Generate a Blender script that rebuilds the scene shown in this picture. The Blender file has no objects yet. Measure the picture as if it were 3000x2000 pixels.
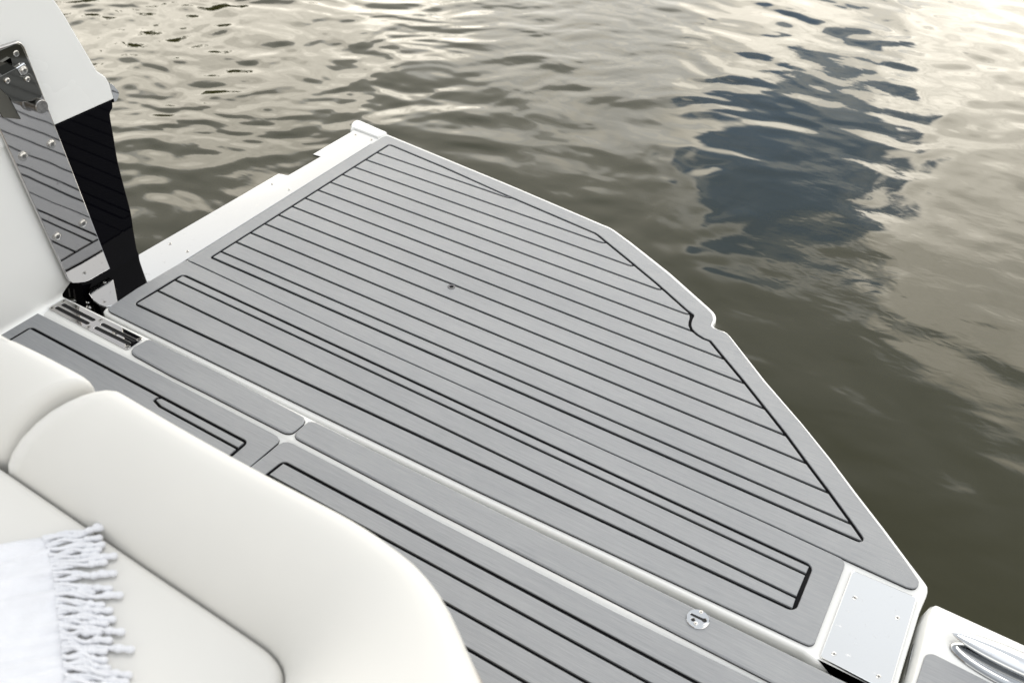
import bpy, bmesh, math, random
import numpy as np
from mathutils import Vector, Matrix, noise
from mathutils.geometry import tessellate_polygon
random.seed(7); rng = np.random.default_rng(11)
R = math.radians
scene = bpy.context.scene
COL = scene.collection

# ------------------------------------------------------------------ survey
# The camera stands 1.5 m above the decking; x runs along the planks, y out over the water.
H = 1.5; FPX = 2850.24
PITCH, ROLL, YAW = 0.68093489, 0.0341428284, -0.537039199
fw = np.array([math.sin(YAW)*math.cos(PITCH), math.cos(YAW)*math.cos(PITCH), -math.sin(PITCH)])
r0 = np.array([math.cos(YAW), -math.sin(YAW), 0.0]); u0 = np.cross(r0, fw)
rt = math.cos(ROLL)*r0 + math.sin(ROLL)*u0
up = -math.sin(ROLL)*r0 + math.cos(ROLL)*u0
def ray(px, py):
    return fw + (px-1500)/FPX*rt - (py-1000)/FPX*up
def at(px, py, z=0.0):            # survey point on a level plane
    d = ray(px, py); t = (z-H)/d[2]
    return (float(d[0]*t), float(d[1]*t))
def ats(pts, z=0.0): return [at(x, y, z) for x, y in pts]
def atx(px, py, X):               # survey point on the upright plane x = X -> (y, z)
    d = ray(px, py); t = X/d[0]
    return (float(d[1]*t), float(d[2]*t+H))
def atxs(pts, X): return [atx(x, y, X) for x, y in pts]
def lin(p, q, t): return (p[0]+(q[0]-p[0])*t, p[1]+(q[1]-p[1])*t)

# ------------------------------------------------------------------ 2D helpers
def area(p):
    return 0.5*sum(p[i][0]*p[(i+1) % len(p)][1]-p[(i+1) % len(p)][0]*p[i][1] for i in range(len(p)))
def ccw(p): return list(p) if area(p) > 0 else list(reversed(p))
def clean(p, eps=1e-5):
    o = []
    for q in p:
        if not o or math.dist(q, o[-1]) > eps: o.append(tuple(q))
    if math.dist(o[0], o[-1]) <= eps: o.pop()
    return o
def inset(p, d):                  # p ccw; d > 0 shrinks
    if abs(d) < 1e-9: return list(p)
    n = len(p); o = []
    for i in range(n):
        a, b, c = Vector(p[i-1]), Vector(p[i]), Vector(p[(i+1) % n])
        e1 = (b-a).normalized(); e2 = (c-b).normalized()
        n1 = Vector((-e1.y, e1.x)); n2 = Vector((-e2.y, e2.x))
        m = n1+n2
        if m.length < 1e-6: m = n1
        m.normalize(); k = max(m.dot(n1), 0.16)
        o.append(tuple(b+m*(d/k)))
    return o
def rounded(p, r, seg=5, idx=None):
    p = ccw(p); n = len(p); o = []
    for i in range(n):
        rr = (r[i] if isinstance(r, (list, tuple)) else r) if (idx is None or i in idx) else 0
        a, b, c = Vector(p[i-1]), Vector(p[i]), Vector(p[(i+1) % n])
        d1 = (a-b); d2 = (c-b); l1, l2 = d1.length, d2.length
        d1.normalize(); d2.normalize(); ang = d1.angle(d2)
        if rr <= 0 or ang > 3.05: o.append(tuple(b)); continue
        t = min(rr/math.tan(ang/2), .48*l1, .48*l2); rr = t*math.tan(ang/2)
        cen = b+(d1+d2).normalized()*(rr/math.sin(ang/2))
        s = b+d1*t; e = b+d2*t
        a0 = math.atan2(s.y-cen.y, s.x-cen.x); a1 = math.atan2(e.y-cen.y, e.x-cen.x)
        da = (a1-a0+math.pi) % (2*math.pi)-math.pi
        for k in range(seg+1):
            q = a0+da*k/seg; o.append((cen.x+rr*math.cos(q), cen.y+rr*math.sin(q)))
    return clean(o)
def smooth_line(pts, sub=6):      # Catmull-Rom through an open polyline of tuples
    P = [np.array(q, float) for q in pts]; P = [2*P[0]-P[1]]+P+[2*P[-1]-P[-2]]; o = []
    for i in range(1, len(P)-2):
        for k in range(sub):
            t = k/sub
            o.append(.5*((2*P[i])+(P[i+1]-P[i-1])*t+(2*P[i-1]-5*P[i]+4*P[i+1]-P[i+2])*t*t+(3*P[i]-P[i-1]-3*P[i+1]+P[i+2])*t**3))
    o.append(P[-2]); return [tuple(map(float, q)) for q in o]
def disc(c, r, n=24, sx=1, sy=1, rot=0):
    o = []
    for k in range(n):
        a = 2*math.pi*k/n; x, y = r*sx*math.cos(a), r*sy*math.sin(a)
        o.append((c[0]+x*math.cos(rot)-y*math.sin(rot), c[1]+x*math.sin(rot)+y*math.cos(rot)))
    return o

# ------------------------------------------------------------------ mesh helpers
class MB:
    def __init__(s): s.v = []; s.f = []; s.m = []; s.flat = set()
    def prism(s, outline, prof, holes=(), plane='xy', mat=0, wallmat=None, bottom=False, lowmat=None):
        """prof: list of (inset, height) from the bottom ring to the top ring."""
        wallmat = mat if wallmat is None else wallmat
        P = (lambda a, b, h: (a, b, h)) if plane == 'xy' else (lambda a, b, h: (h, a, b))
        loops = [(ccw(clean(outline)), 1)]+[(ccw(clean(h)), -1) for h in holes]
        tops = []; bots = []
        for lp, sg in loops:
            rings = []
            for ins, h in prof:
                q = inset(lp, ins*sg); base = len(s.v)
                s.v += [P(x, y, h) for x, y in q]; rings.append((base, len(q), q))
            for (b0, n, _), (b1, _, _) in zip(rings, rings[1:]):
                for i in range(n):
                    j = (i+1) % n
                    f = (b0+i, b0+j, b1+j, b1+i)
                    s.f.append(f if sg > 0 else f[::-1]); s.m.append(lowmat if lowmat is not None and b0 == rings[0][0] else wallmat)
            tops.append(rings[-1]); bots.append(rings[0])
        for rg, flip in ((tops, False), (bots, True)):
            if flip and not bottom: continue
            tri = tessellate_polygon([[Vector((x, y, 0)) for x, y in q] for _, _, q in rg])
            ids = [b+i for b, n, _ in rg for i in range(n)]
            flat = [xy for _, _, q in rg for xy in q]
            for t in tri:
                a = area([flat[i] for i in t])
                if abs(a) < 1e-12: continue
                t = t if (a > 0) != flip else t[::-1]
                s.flat.add(len(s.f)); s.f.append(tuple(ids[i] for i in t)); s.m.append(mat)
    def grid(s, rows, mat=0, closed_u=False, closed_v=False):
        b = len(s.v); nr, nc = len(rows), len(rows[0])
        for r_ in rows: s.v += [tuple(map(float, q)) for q in r_]
        for i in range(nr if closed_v else nr-1):
            for j in range(nc if closed_u else nc-1):
                i2, j2 = (i+1) % nr, (j+1) % nc
                s.f.append((b+i*nc+j, b+i*nc+j2, b+i2*nc+j2, b+i2*nc+j)); s.m.append(mat)
    def tube(s, pts, rad, n=8, mat=0, cap=True):
        P = [Vector(q) for q in pts]; rows = []; ref = Vector((0.13, .21, .97)).normalized()
        for i, q in enumerate(P):
            t = (P[min(i+1, len(P)-1)]-P[max(i-1, 0)]).normalized()
            a = t.cross(ref).normalized(); b = a.cross(t)
            r_ = rad[i] if isinstance(rad, (list, tuple)) else rad
            rows.append([q+(a*math.cos(2*math.pi*k/n)+b*math.sin(2*math.pi*k/n))*r_ for k in range(n)])
        base = len(s.v); s.grid(rows, mat, closed_u=True)
        if cap:
            s.f.append(tuple(base+k for k in range(n))[::-1]); s.m.append(mat)
            e = base+(len(P)-1)*n; s.f.append(tuple(e+k for k in range(n))); s.m.append(mat)
    def lathe(s, origin, axis, prof, n=20, mat=0, sx=1, sy=1, xdir=None):   # prof (radius, height)
        ax = Vector(axis).normalized()
        a = Vector(xdir) if xdir is not None else (Vector((0, 0, 1)) if abs(ax.z) < .9 else Vector((1, 0, 0)))
        a = (a-ax*a.dot(ax)).normalized(); b = ax.cross(a); o = Vector(origin)
        rows = [[o+ax*h+(a*math.cos(2*math.pi*k/n)*sx+b*math.sin(2*math.pi*k/n)*sy)*r_ for k in range(n)] for r_, h in prof]
        base = len(s.v); s.grid(rows, mat, closed_u=True)
        e = base+(len(rows)-1)*n; s.f.append(tuple(e+k for k in range(n))); s.m.append(mat)
    def build(s, name, mats, parent=None, angle=32, recalc=False):
        me = bpy.data.meshes.new(name); me.from_pydata(s.v, [], s.f)
        for m_ in (mats if isinstance(mats, (list, tuple)) else [mats]): me.materials.append(m_)
        me.polygons.foreach_set('material_index', s.m)
        if recalc:
            bm = bmesh.new(); bm.from_mesh(me); bmesh.ops.recalc_face_normals(bm, faces=bm.faces[:]); bm.to_mesh(me); bm.free()
        me.update(); me.set_sharp_from_angle(angle=R(angle))
        me.polygons.foreach_set('use_smooth', [i not in s.flat for i in range(len(me.polygons))]); me.update()
        o = bpy.data.objects.new(name, me); COL.objects.link(o)
        if parent: o.parent = parent; o.matrix_parent_inverse = parent_inv(parent)
        return o
def parent_inv(p):                # children keep their world coordinates
    return Matrix.Translation(-p.location) if p.type == 'EMPTY' else Matrix.Identity(4)
def empty(name, loc, label, cat, group=None):
    o = bpy.data.objects.new(name, None); COL.objects.link(o); o.location = loc; o.empty_display_size = .1
    return tag(o, label, cat, group)
def tag(o, label=None, cat=None, group=None, kind=None):
    if label: o['label'] = label
    if cat: o['category'] = cat
    if group: o['group'] = group
    if kind: o['kind'] = kind
    return o

# ------------------------------------------------------------------ materials
def new_mat(name):
    m = bpy.data.materials.new(name); m.use_nodes = True
    nt = m.node_tree; b = nt.nodes['Principled BSDF']; return m, nt, b
def nd(nt, typ, **kw):
    n = nt.nodes.new(typ)
    for k, v in kw.items():
        if k.startswith('i_'):
            key = k[2:]; key = int(key) if key.isdigit() else key.replace('_', ' ')
            n.inputs[key].default_value = v
        else: setattr(n, k, v)
    return n
def lk(nt, a, b): nt.links.new(a, b)
def math_(nt, op, a, b=None, clamp=False):
    n = nt.nodes.new('ShaderNodeMath'); n.operation = op; n.use_clamp = clamp
    for i, q in enumerate((a, b)):
        if q is None: continue
        if isinstance(q, (int, float)): n.inputs[i].default_value = q
        else: nt.links.new(q, n.inputs[i])
    return n.outputs[0]
def mapr(nt, val, a, b, c, d, smooth=True):
    n = nt.nodes.new('ShaderNodeMapRange'); n.interpolation_type = 'SMOOTHSTEP' if smooth else 'LINEAR'
    for i, q in enumerate((a, b, c, d)): n.inputs[i+1].default_value = q
    nt.links.new(val, n.inputs[0]); return n.outputs[0]
def mixc(nt, fac, a, b):
    n = nt.nodes.new('ShaderNodeMix'); n.data_type = 'RGBA'
    for i, q in ((0, fac), (6, a), (7, b)):
        if isinstance(q, (int, float)): n.inputs[i].default_value = q
        elif isinstance(q, tuple): n.inputs[i].default_value = (*q, 1)
        else: nt.links.new(q, n.inputs[i])
    return n.outputs[2]

def mat_deck():
    m, nt, b = new_mat('grey_synthetic_decking')
    tc = nd(nt, 'ShaderNodeTexCoord')
    def stretched(sx, sy, detail, rough=.6, seed=0.):
        mp = nd(nt, 'ShaderNodeMapping'); mp.inputs['Scale'].default_value = (sx, sy, 1); mp.inputs['Location'].default_value = (seed, seed*.7, 0)
        lk(nt, tc.outputs['Object'], mp.inputs['Vector'])
        n = nd(nt, 'ShaderNodeTexNoise'); n.inputs['Scale'].default_value = 1; n.inputs['Detail'].default_value = detail; n.inputs['Roughness'].default_value = rough
        lk(nt, mp.outputs[0], n.inputs['Vector']); return n.outputs['Fac']
    fine = stretched(18, 800, 3, .75)
    mid = stretched(5, 170, 2, .6, 4.)
    broad = stretched(1.6, 7, 3, .6, 9.)
    f1 = mapr(nt, fine, .28, .72, 0, 1)
    f2 = mapr(nt, mid, .3, .7, 0, 1)
    f3 = mapr(nt, broad, .3, .7, 0, 1)
    wn = nd(nt, 'ShaderNodeTexNoise'); wn.inputs['Scale'].default_value = 3.2; wn.inputs['Detail'].default_value = 6; lk(nt, tc.outputs['Object'], wn.inputs['Vector'])
    wear = mapr(nt, wn.outputs['Fac'], .35, .65, 0, 1)
    t = math_(nt, 'ADD', math_(nt, 'MULTIPLY', f1, .48), math_(nt, 'ADD', math_(nt, 'MULTIPLY', f2, .22), math_(nt, 'ADD', math_(nt, 'MULTIPLY', f3, .17), math_(nt, 'MULTIPLY', wear, .13))))
    c = mixc(nt, t, (.170, .181, .198), (.300, .309, .320))
    lk(nt, c, b.inputs['Base Color'])
    lk(nt, mapr(nt, f2, 0, 1, .36, .50), b.inputs['Roughness'])
    b.inputs['Specular IOR Level'].default_value = .62
    bp = nd(nt, 'ShaderNodeBump'); bp.inputs['Strength'].default_value = .35; bp.inputs['Distance'].default_value = .0006
    lk(nt, f1, bp.inputs['Height']); lk(nt, bp.outputs[0], b.inputs['Normal'])
    return m
def mat_plain(name, col, rough, spec=.5, metal=0., coat=0., mottle=.04, scale=6., bump=0., bscale=300.):
    m, nt, b = new_mat(name)
    tc = nd(nt, 'ShaderNodeTexCoord')
    n = nd(nt, 'ShaderNodeTexNoise'); n.inputs['Scale'].default_value = scale; n.inputs['Detail'].default_value = 5
    lk(nt, tc.outputs['Object'], n.inputs['Vector'])
    f = mapr(nt, n.outputs['Fac'], .3, .7, 0, 1)
    c = mixc(nt, f, tuple(q*(1-mottle) for q in col), tuple(min(1, q*(1+mottle)) for q in col))
    lk(nt, c, b.inputs['Base Color'])
    lk(nt, mapr(nt, f, 0, 1, max(0, rough*.85), rough*1.15), b.inputs['Roughness'])
    b.inputs['Metallic'].default_value = metal; b.inputs['Specular IOR Level'].default_value = spec
    b.inputs['Coat Weight'].default_value = coat; b.inputs['Coat Roughness'].default_value = .05
    if bump:
        n2 = nd(nt, 'ShaderNodeTexNoise'); n2.inputs['Scale'].default_value = bscale; n2.inputs['Detail'].default_value = 4
        lk(nt, tc.outputs['Object'], n2.inputs['Vector'])
        bp = nd(nt, 'ShaderNodeBump'); bp.inputs['Strength'].default_value = bump; bp.inputs['Distance'].default_value = .001
        lk(nt, n2.outputs['Fac'], bp.inputs['Height']); lk(nt, bp.outputs[0], b.inputs['Normal'])
    return m
def mat_steel(name='polished_steel', wob=.0, rough=.045, col=(.80, .80, .785)):
    m, nt, b = new_mat(name)
    tc = nd(nt, 'ShaderNodeTexCoord')
    n = nd(nt, 'ShaderNodeTexNoise'); n.inputs['Scale'].default_value = 38; n.inputs['Detail'].default_value = 8; n.inputs['Roughness'].default_value = .7
    lk(nt, tc.outputs['Object'], n.inputs['Vector'])
    spots = mapr(nt, n.outputs['Fac'], .58, .72, 0, 1)
    lk(nt, mixc(nt, spots, col, tuple(q*.86 for q in col)), b.inputs['Base Color'])
    lk(nt, mapr(nt, spots, 0, 1, rough, rough+.12), b.inputs['Roughness'])
    b.inputs['Metallic'].default_value = 1
    if wob:
        n2 = nd(nt, 'ShaderNodeTexNoise'); n2.inputs['Scale'].default_value = 9; n2.inputs['Detail'].default_value = 1
        lk(nt, tc.outputs['Object'], n2.inputs['Vector'])
        bp = nd(nt, 'ShaderNodeBump'); bp.inputs['Strength'].default_value = 1; bp.inputs['Distance'].default_value = wob
        lk(nt, n2.outputs['Fac'], bp.inputs['Height']); lk(nt, bp.outputs[0], b.inputs['Normal'])
    return m
M = {}
M['deck'] = mat_deck()
M['groove'] = mat_plain('black_caulk', (.005, .005, .006), .7, .08)
M['gel'] = mat_plain('white_gelcoat', (.765, .77, .755), .22, .5, coat=.3, mottle=.015, scale=3)
M['wall'] = mat_plain('white_wall_gelcoat', (.85, .865, .86), .30, .5, mottle=.012, scale=2)
M['black'] = mat_plain('black_gelcoat', (.0025, .0025, .004), .03, .07, mottle=.2, scale=3)
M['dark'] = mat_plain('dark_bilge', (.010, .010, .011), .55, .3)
M['steel'] = mat_steel(wob=.0)
M['steel_wavy'] = mat_steel('polished_steel_strip', wob=.00028, rough=.03, col=(.60, .59, .585))
M['chrome'] = mat_steel('chrome', rough=.02, col=(.72, .73, .74))
M['screw'] = mat_plain('screw_steel', (.55, .54, .52), .22, .5, metal=1., mottle=.15, scale=120)
M['slot'] = mat_plain('screw_recess', (.09, .09, .09), .6)
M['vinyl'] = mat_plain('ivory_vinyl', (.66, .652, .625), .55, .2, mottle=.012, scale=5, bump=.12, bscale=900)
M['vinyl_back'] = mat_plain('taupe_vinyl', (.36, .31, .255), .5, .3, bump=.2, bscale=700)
M['towel'] = mat_plain('white_cotton', (.69, .70, .735), .95, .1, mottle=.03, scale=40, bump=.9, bscale=420)
M['towel'].node_tree.nodes['Principled BSDF'].inputs['Sheen Weight'].default_value = .3

# ------------------------------------------------------------------ water
WZ = -0.46
def build_water():
    def axis(a, b, step, far):
        core = list(np.arange(a, b+1e-6, step)); lo = []; hi = []; d = step; x = a
        while x > -far: d *= 1.22; x -= d; lo.append(x)
        d = step; x = b
        while x < far: d *= 1.22; x += d; hi.append(x)
        return np.array(lo[::-1]+core+hi)
    xs = axis(-8.4, 2.2, .0125, 600.); ys = axis(.9, 7.6, .0125, 600.)
    X, Y = np.meshgrid(xs, ys); Z = np.zeros_like(X)
    def vnoise(x, y, seed):           # smooth value noise
        g = np.random.default_rng(seed).normal(size=(64, 64))
        xi = np.floor(x).astype(int); yi = np.floor(y).astype(int); fx = x-xi; fy = y-yi
        fx = fx*fx*(3-2*fx); fy = fy*fy*(3-2*fy)
        G = lambda i, j: g[i % 64, j % 64]
        return (G(xi, yi)*(1-fx)+G(xi+1, yi)*fx)*(1-fy)+(G(xi, yi+1)*(1-fx)+G(xi+1, yi+1)*fx)*fy
    wx = X+.10*vnoise(X*1.3, Y*1.3, 1)+.03*vnoise(X*4, Y*4, 2)
    wy = Y+.10*vnoise(X*1.3+7, Y*1.3, 3)+.03*vnoise(X*4, Y*4+9, 4)
    az0 = R(-30)
    r_ = np.random.default_rng(5)
    short = np.zeros_like(X); long_ = np.zeros_like(X)
    for i in range(130):
        lam = math.exp(r_.uniform(math.log(.06), math.log(.27)))
        a = az0+r_.normal()*R(34); k = 2*math.pi/lam
        ph = k*(math.sin(a)*wx+math.cos(a)*wy)+r_.uniform(0, 6.283)
        short += (.0115*lam**.25)/k*np.sin(ph)
    med = np.zeros_like(X)
    for i in range(70):
        lam = math.exp(r_.uniform(math.log(.15), math.log(.50)))
        a = az0+8*math.pi/180+r_.normal()*R(48); k = 2*math.pi/lam
        ph = k*(math.sin(a)*wx+math.cos(a)*wy)+r_.uniform(0, 6.283)
        med += .0058/k*np.sin(ph)
    for i in range(40):
        lam = math.exp(r_.uniform(math.log(.34), math.log(1.3)))
        a = az0+r_.normal()*R(60); k = 2*math.pi/lam
        ph = k*(math.sin(a)*wx+math.cos(a)*wy)+r_.uniform(0, 6.283)
        long_ += .0048/k*np.sin(ph)
    # wind patches: rougher out to the left, slick to the right and close to the platform
    patch = .5+.35*vnoise(X*.55+3, Y*.55, 8)
    left = np.clip((-1.2-X-.25*(Y-3))/4.0, 0, 1); left = left*left*(3-2*left)
    far_ = np.clip((Y-2.0)/3.5, 0, 1)
    amp = np.clip(.34+.85*left*(.45+.55*far_)+.45*far_*np.clip(patch, 0, 1), .2, 1.2)
    calm = np.clip((X+2.6)/1.6, 0, 1); calm = calm*calm*(3-2*calm)      # slicker water off the platform's outer edge
    Z = short*amp*(1-.72*calm)+med*(.35+.45*far_)*(1-.25*left)+long_*(.5+.4*left)
    ex = np.clip((X+8.2)/.6, 0, 1)*np.clip((2.1-X)/.5, 0, 1)*np.clip((7.5-Y)/.6, 0, 1)*np.clip((Y-.9)/.3, 0, 1)
    Z = Z*ex+WZ
    n, k = X.shape
    co = np.stack([X, Y, Z], -1).reshape(-1, 3).astype(np.float32)
    idx = np.arange(n*k).reshape(n, k)
    q = np.stack([idx[:-1, :-1], idx[:-1, 1:], idx[1:, 1:], idx[1:, :-1]], -1).reshape(-1, 4)
    me = bpy.data.meshes.new('water'); me.vertices.add(len(co)); me.vertices.foreach_set('co', co.ravel())
    me.loops.add(q.size); me.loops.foreach_set('vertex_index', q.ravel().astype(np.int32))
    me.polygons.add(len(q)); me.polygons.foreach_set('loop_start', np.arange(0, q.size, 4, dtype=np.int32))
    me.polygons.foreach_set('use_smooth', np.ones(len(q), dtype=bool)); me.update(); me.validate()
    m, nt, b = new_mat('murky_water')
    b.inputs['Base Color'].default_value = (.027, .0262, .0100, 1); b.inputs['Roughness'].default_value = .015
    b.inputs['IOR'].default_value = 1.333
    tc = nd(nt, 'ShaderNodeTexCoord')
    mp = nd(nt, 'ShaderNodeMapping'); mp.inputs['Rotation'].default_value = (0, 0, R(-30)); mp.inputs['Scale'].default_value = (4, 7, 1)
    lk(nt, tc.outputs['Object'], mp.inputs['Vector'])
    nn = nd(nt, 'ShaderNodeTexNoise'); nn.inputs['Scale'].default_value = 1; nn.inputs['Detail'].default_value = 1; nn.inputs['Distortion'].default_value = .8
    lk(nt, mp.outputs[0], nn.inputs['Vector'])
    bp = nd(nt, 'ShaderNodeBump'); bp.inputs['Strength'].default_value = .32; bp.inputs['Distance'].default_value = .004
    mp2 = nd(nt, 'ShaderNodeMapping'); mp2.inputs['Rotation'].default_value = (0, 0, R(-24)); mp2.inputs['Scale'].default_value = (17, 34, 1); lk(nt, tc.outputs['Object'], mp2.inputs['Vector'])
    n2 = nd(nt, 'ShaderNodeTexNoise'); n2.inputs['Scale'].default_value = 1; n2.inputs['Detail'].default_value = 1; n2.inputs['Distortion'].default_value = .5; lk(nt, mp2.outputs[0], n2.inputs['Vector'])
    pm = nd(nt, 'ShaderNodeTexNoise'); pm.inputs['Scale'].default_value = .55; pm.inputs['Detail'].default_value = 2; lk(nt, tc.outputs['Object'], pm.inputs['Vector'])
    hgt = math_(nt, 'ADD', nn.outputs['Fac'], math_(nt, 'MULTIPLY', n2.outputs['Fac'], mapr(nt, pm.outputs['Fac'], .40, .62, .05, .30)))
    lk(nt, hgt, bp.inputs['Height']); lk(nt, bp.outputs[0], b.inputs['Normal'])
    me.materials.append(m)
    o = bpy.data.objects.new('water', me); COL.objects.link(o)
    return tag(o, 'murky olive green water with ripples reflecting clouds around the platform', 'water', kind='structure')
build_water()

# ------------------------------------------------------------------ fastenings
def screw(parent, pos, axis, r_=.0055, kind='flat', mats=None, spin=0.):
    """one countersunk or pan-head cross screw"""
    b = MB(); ax = Vector(axis).normalized()
    if kind == 'pan':
        b.lathe(pos, axis, [(r_*1.35, 0), (r_*1.35, .0006), (r_*1.05, .0008), (r_, .001), (r_*.95, .0022), (r_*.7, .0033), (r_*.35, .0037)], 18)
        top = .0039
    elif kind == 'button':
        b.lathe(pos, axis, [(r_, 0), (r_, .001), (r_*.9, .003), (r_*.6, .0045), (r_*.48, .0047)], 18); top = .0048
    else:
        b.lathe(pos, axis, [(r_*1.25, 0), (r_*1.25, .0005), (r_*.9, .0008), (r_*.88, .0004)], 18); top = .0009
    a = Vector((0, 0, 1)) if abs(ax.z) < .9 else Vector((1, 0, 0))
    a = (a-ax*a.dot(ax)).normalized(); c = ax.cross(a); p = Vector(pos)+ax*top
    if kind == 'button':
        b.lathe(p-ax*.0002, axis, [(r_*.42, 0), (r_*.42, .0003)], 6, mat=1)
    else:
        for t in (spin, spin+math.pi/2):
            u = a*math.cos(t)+c*math.sin(t); w = ax.cross(u); L, W = r_*.52, r_*.16
            base = len(b.v)
            b.v += [tuple(p+u*L+w*W), tuple(p-u*L+w*W), tuple(p-u*L-w*W), tuple(p+u*L-w*W)]
            b.f.append((base, base+1, base+2, base+3)); b.m.append(1); p = p+ax*.00015
    return b.build('screw', [M['screw'], M['slot']], parent)

# ------------------------------------------------------------------ deck pads
PT = .006                                     # pad thickness
def pad_prof(top, thick=PT, bev=.0012): return [(0, top-thick), (0, top-.0026), (bev*.35, top-bev*.6), (bev*1.2, top)]
GW = .0080
def plank(b, poly, top, gw=GW):
    q = inset(ccw(clean(poly)), gw/2-.0006)
    b.prism(q, [(0, top-.0045), (0, top-.0009), (.0004, top-.0003), (.0012, top)])
def grooved_pad(name, outline, inner, planks, parent, top=0.0, inner_round=.010, round_idx=None):
    b = MB()
    hole = inset(rounded(inner, inner_round, 5, round_idx), -GW/2)
    b.prism(outline, pad_prof(top), holes=[hole], lowmat=1)
    b.prism(inset(ccw(hole), -.002), [(0, top-.0055), (0, top-.004)], mat=1)
    for p in planks: plank(b, p, top)
    return b.build(name, [M['deck'], M['groove']], parent, angle=25)

platform = empty('folding_platform', (-.9, 1.6, -.05), 'folded down boat platform with grey planked decking and white rim over the water', 'boat platform')

upper_out = ats([(550.5, 757), (1119.4, 401.2), (1128, 398), (1137, 397.4), (1500, 546.6), (1625, 600), (1767.9, 661.2), (1782, 666.5), (1793.4, 672.7), (1844.4, 711),
    (1959.2, 802.8), (2074, 904.8), (2083, 914), (2088, 922), (2090, 932.7), (2083, 951), (2085, 955), (2090, 959), (2116.8, 969.5), (2129.6, 976), (2135, 981), (2238, 1115), (2348, 1240), (2430, 1343), (2505, 1444), (2582, 1544),
    (2653, 1640), (2692, 1697), (2694.5, 1704), (2692.5, 1713), (2686, 1720.5), (2675, 1723.5), (2657, 1719.5), (2466.7, 1632.7), (2250, 1532), (1600, 1240), (1000, 971.6), (563, 767.5), (553, 764.5), (549.5, 761)])
upper_out = inset(ccw(upper_out), .0009)
right_px = [(1138.5, 422.9), (1300.5, 490.5), (1465, 564.5), (1548.5, 600), (1742.3, 682.9), (1751, 688.5), (1762.8, 698.2), (1845.7, 765.8), (1928.6, 834.7), (2010.2, 907.4), (2030.3, 922.6),
    (2024.5, 932.5), (2021.2, 943), (2020.8, 953.5), (2025, 963.3), (2032, 971.5), (2042.9, 980.5), (2060.7, 991.2), (2079.8, 998.3), (2118, 1045), (2178, 1116.4), (2238, 1191.6), (2301, 1270.6), (2362.2, 1353.5), (2429.8, 1442.8), (2498.7, 1537.2), (2534.5, 1596)]
RB = ats(right_px)
for i in range(1, len(RB)):
    if RB[i][1] >= RB[i-1][1]: RB[i] = (RB[i][0], RB[i-1][1]-1e-4)
XL = -1.814; YTOP = RB[0][1]; YBOT = .9625*1.5; RB[-1] = (RB[-1][0], YBOT)
def XR(y):
    for (x0, y0), (x1, y1) in zip(RB, RB[1:]):
        if y1 <= y <= y0: return x0+(x1-x0)*(y0-y)/(y0-y1)
    return RB[-1][0] if y < YBOT else RB[0][0]
g = [1.4415*1.5-i*.057 for i in range(13)]+[YBOT]
# centre line of each groove, with the curl where a long plank end meets the outer border
def gline(i):
    y = g[i]
    if i >= 13: return [(XL, y), (RB[-1][0], y)]
    if i in (0, 1, 2, 3, 4):
        dy = .009 if i else .0075
        back = .034 if i == 0 else (.026 if i == 1 else .018)
        xe = XR(y+dy)
        return [(XL, y), (xe-back, y), (xe-back*.55, y+dy*.06), (xe-back*.25, y+dy*.32), (xe, y+dy)]
    return [(XL, y), (XR(y), y)]
planks_u = []
prev = None
for i in range(14):
    low = gline(i)
    if prev is None:
        topx = [(XL, YTOP), RB[0]] if RB[0][0] > XL+1e-3 else [(XL, YTOP)]; ye0 = YTOP
    else: topx = prev; ye0 = prev[-1][1]
    ye1 = low[-1][1]
    mid = [q for q in RB if ye1+.006 < q[1] < ye0-.006]
    planks_u.append(clean(topx+mid+low[::-1]))
    prev = low
inner_u = ccw([(XL, YBOT), (XL, YTOP)]+([RB[0]] if RB[0][0] > XL+1e-3 else [])+RB[1:])
grooved_pad('deck_pad', upper_out, inner_u, planks_u, platform, inner_round=.007)
tag(bpy.data.objects['deck_pad'], 'large outer deck pad with angled planks')

lower_out = ats([(2457.7, 1629.8), (2468, 1635.5), (2474, 1643), (2476.5, 1652), (2474, 1662), (2390.8, 1878.3), (2387, 1884), (2380, 1888), (2370, 1889), (2353.6, 1883), (1800, 1623.5), (1400, 1437), (909.7, 1200), (600, 1049), (324, 914),
    (317.5, 909), (315, 903), (317.5, 898), (329, 892), (400, 844), (535, 765), (546, 761.5), (556, 765.5), (1000, 972.5), (1600, 1241), (2250, 1533)])
lower_out = inset(ccw(lower_out), .0009)
LL = ats([(535.2, 804.5), (512.2, 819.3), (461.2, 850.5), (395.4, 888.8)])
LR = ats([(2376.5, 1657.4), (2365, 1683), (2337, 1750.5), (2325.5, 1785)])
inner_l = [LL[3], LR[3], LR[0], LL[0]]
planks_l = [[LL[i+1], LR[i+1], LR[i], LL[i]] for i in range(3)]
grooved_pad('deck_pad', lower_out, inner_l, planks_l, platform, inner_round=.012)
tag(bpy.data.objects['deck_pad.001'], 'narrow inner deck pad with long straight planks')

# white slab
ZS = -PT
slab = ats([(1026.5, 382), (1028.5, 370), (1036, 361), (1046.7, 357.3), (1058, 359.5), (1136, 392.5), (1500, 542.5), (1628, 597), (1770, 657.5), (1785, 663.5), (1798, 670.5), (1849, 707.5), (1964, 798), (2079, 900), (2091, 911.5), (2097, 919.5), (2099.5, 927.6), (2097.7, 939.6),
    (2092, 947), (2090.8, 951.5), (2094.5, 957.5), (2105, 962.8), (2124.5, 969.2), (2132.5, 974.5), (2141, 983), (2245, 1115), (2353.5, 1240), (2437, 1343), (2513, 1444), (2591, 1544), (2663, 1640), (2712, 1704), (2719.6, 1716), (2720, 1730), (2716, 1744), (2696, 1790), (2655, 1925), (2600, 2110)], ZS)
front = ats([(2390, 1936), (2353, 1908), (1800, 1646), (1400, 1459), (909, 1221), (600, 1068), (330, 931), (307, 919), (301, 911), (307, 903)], ZS)
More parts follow.
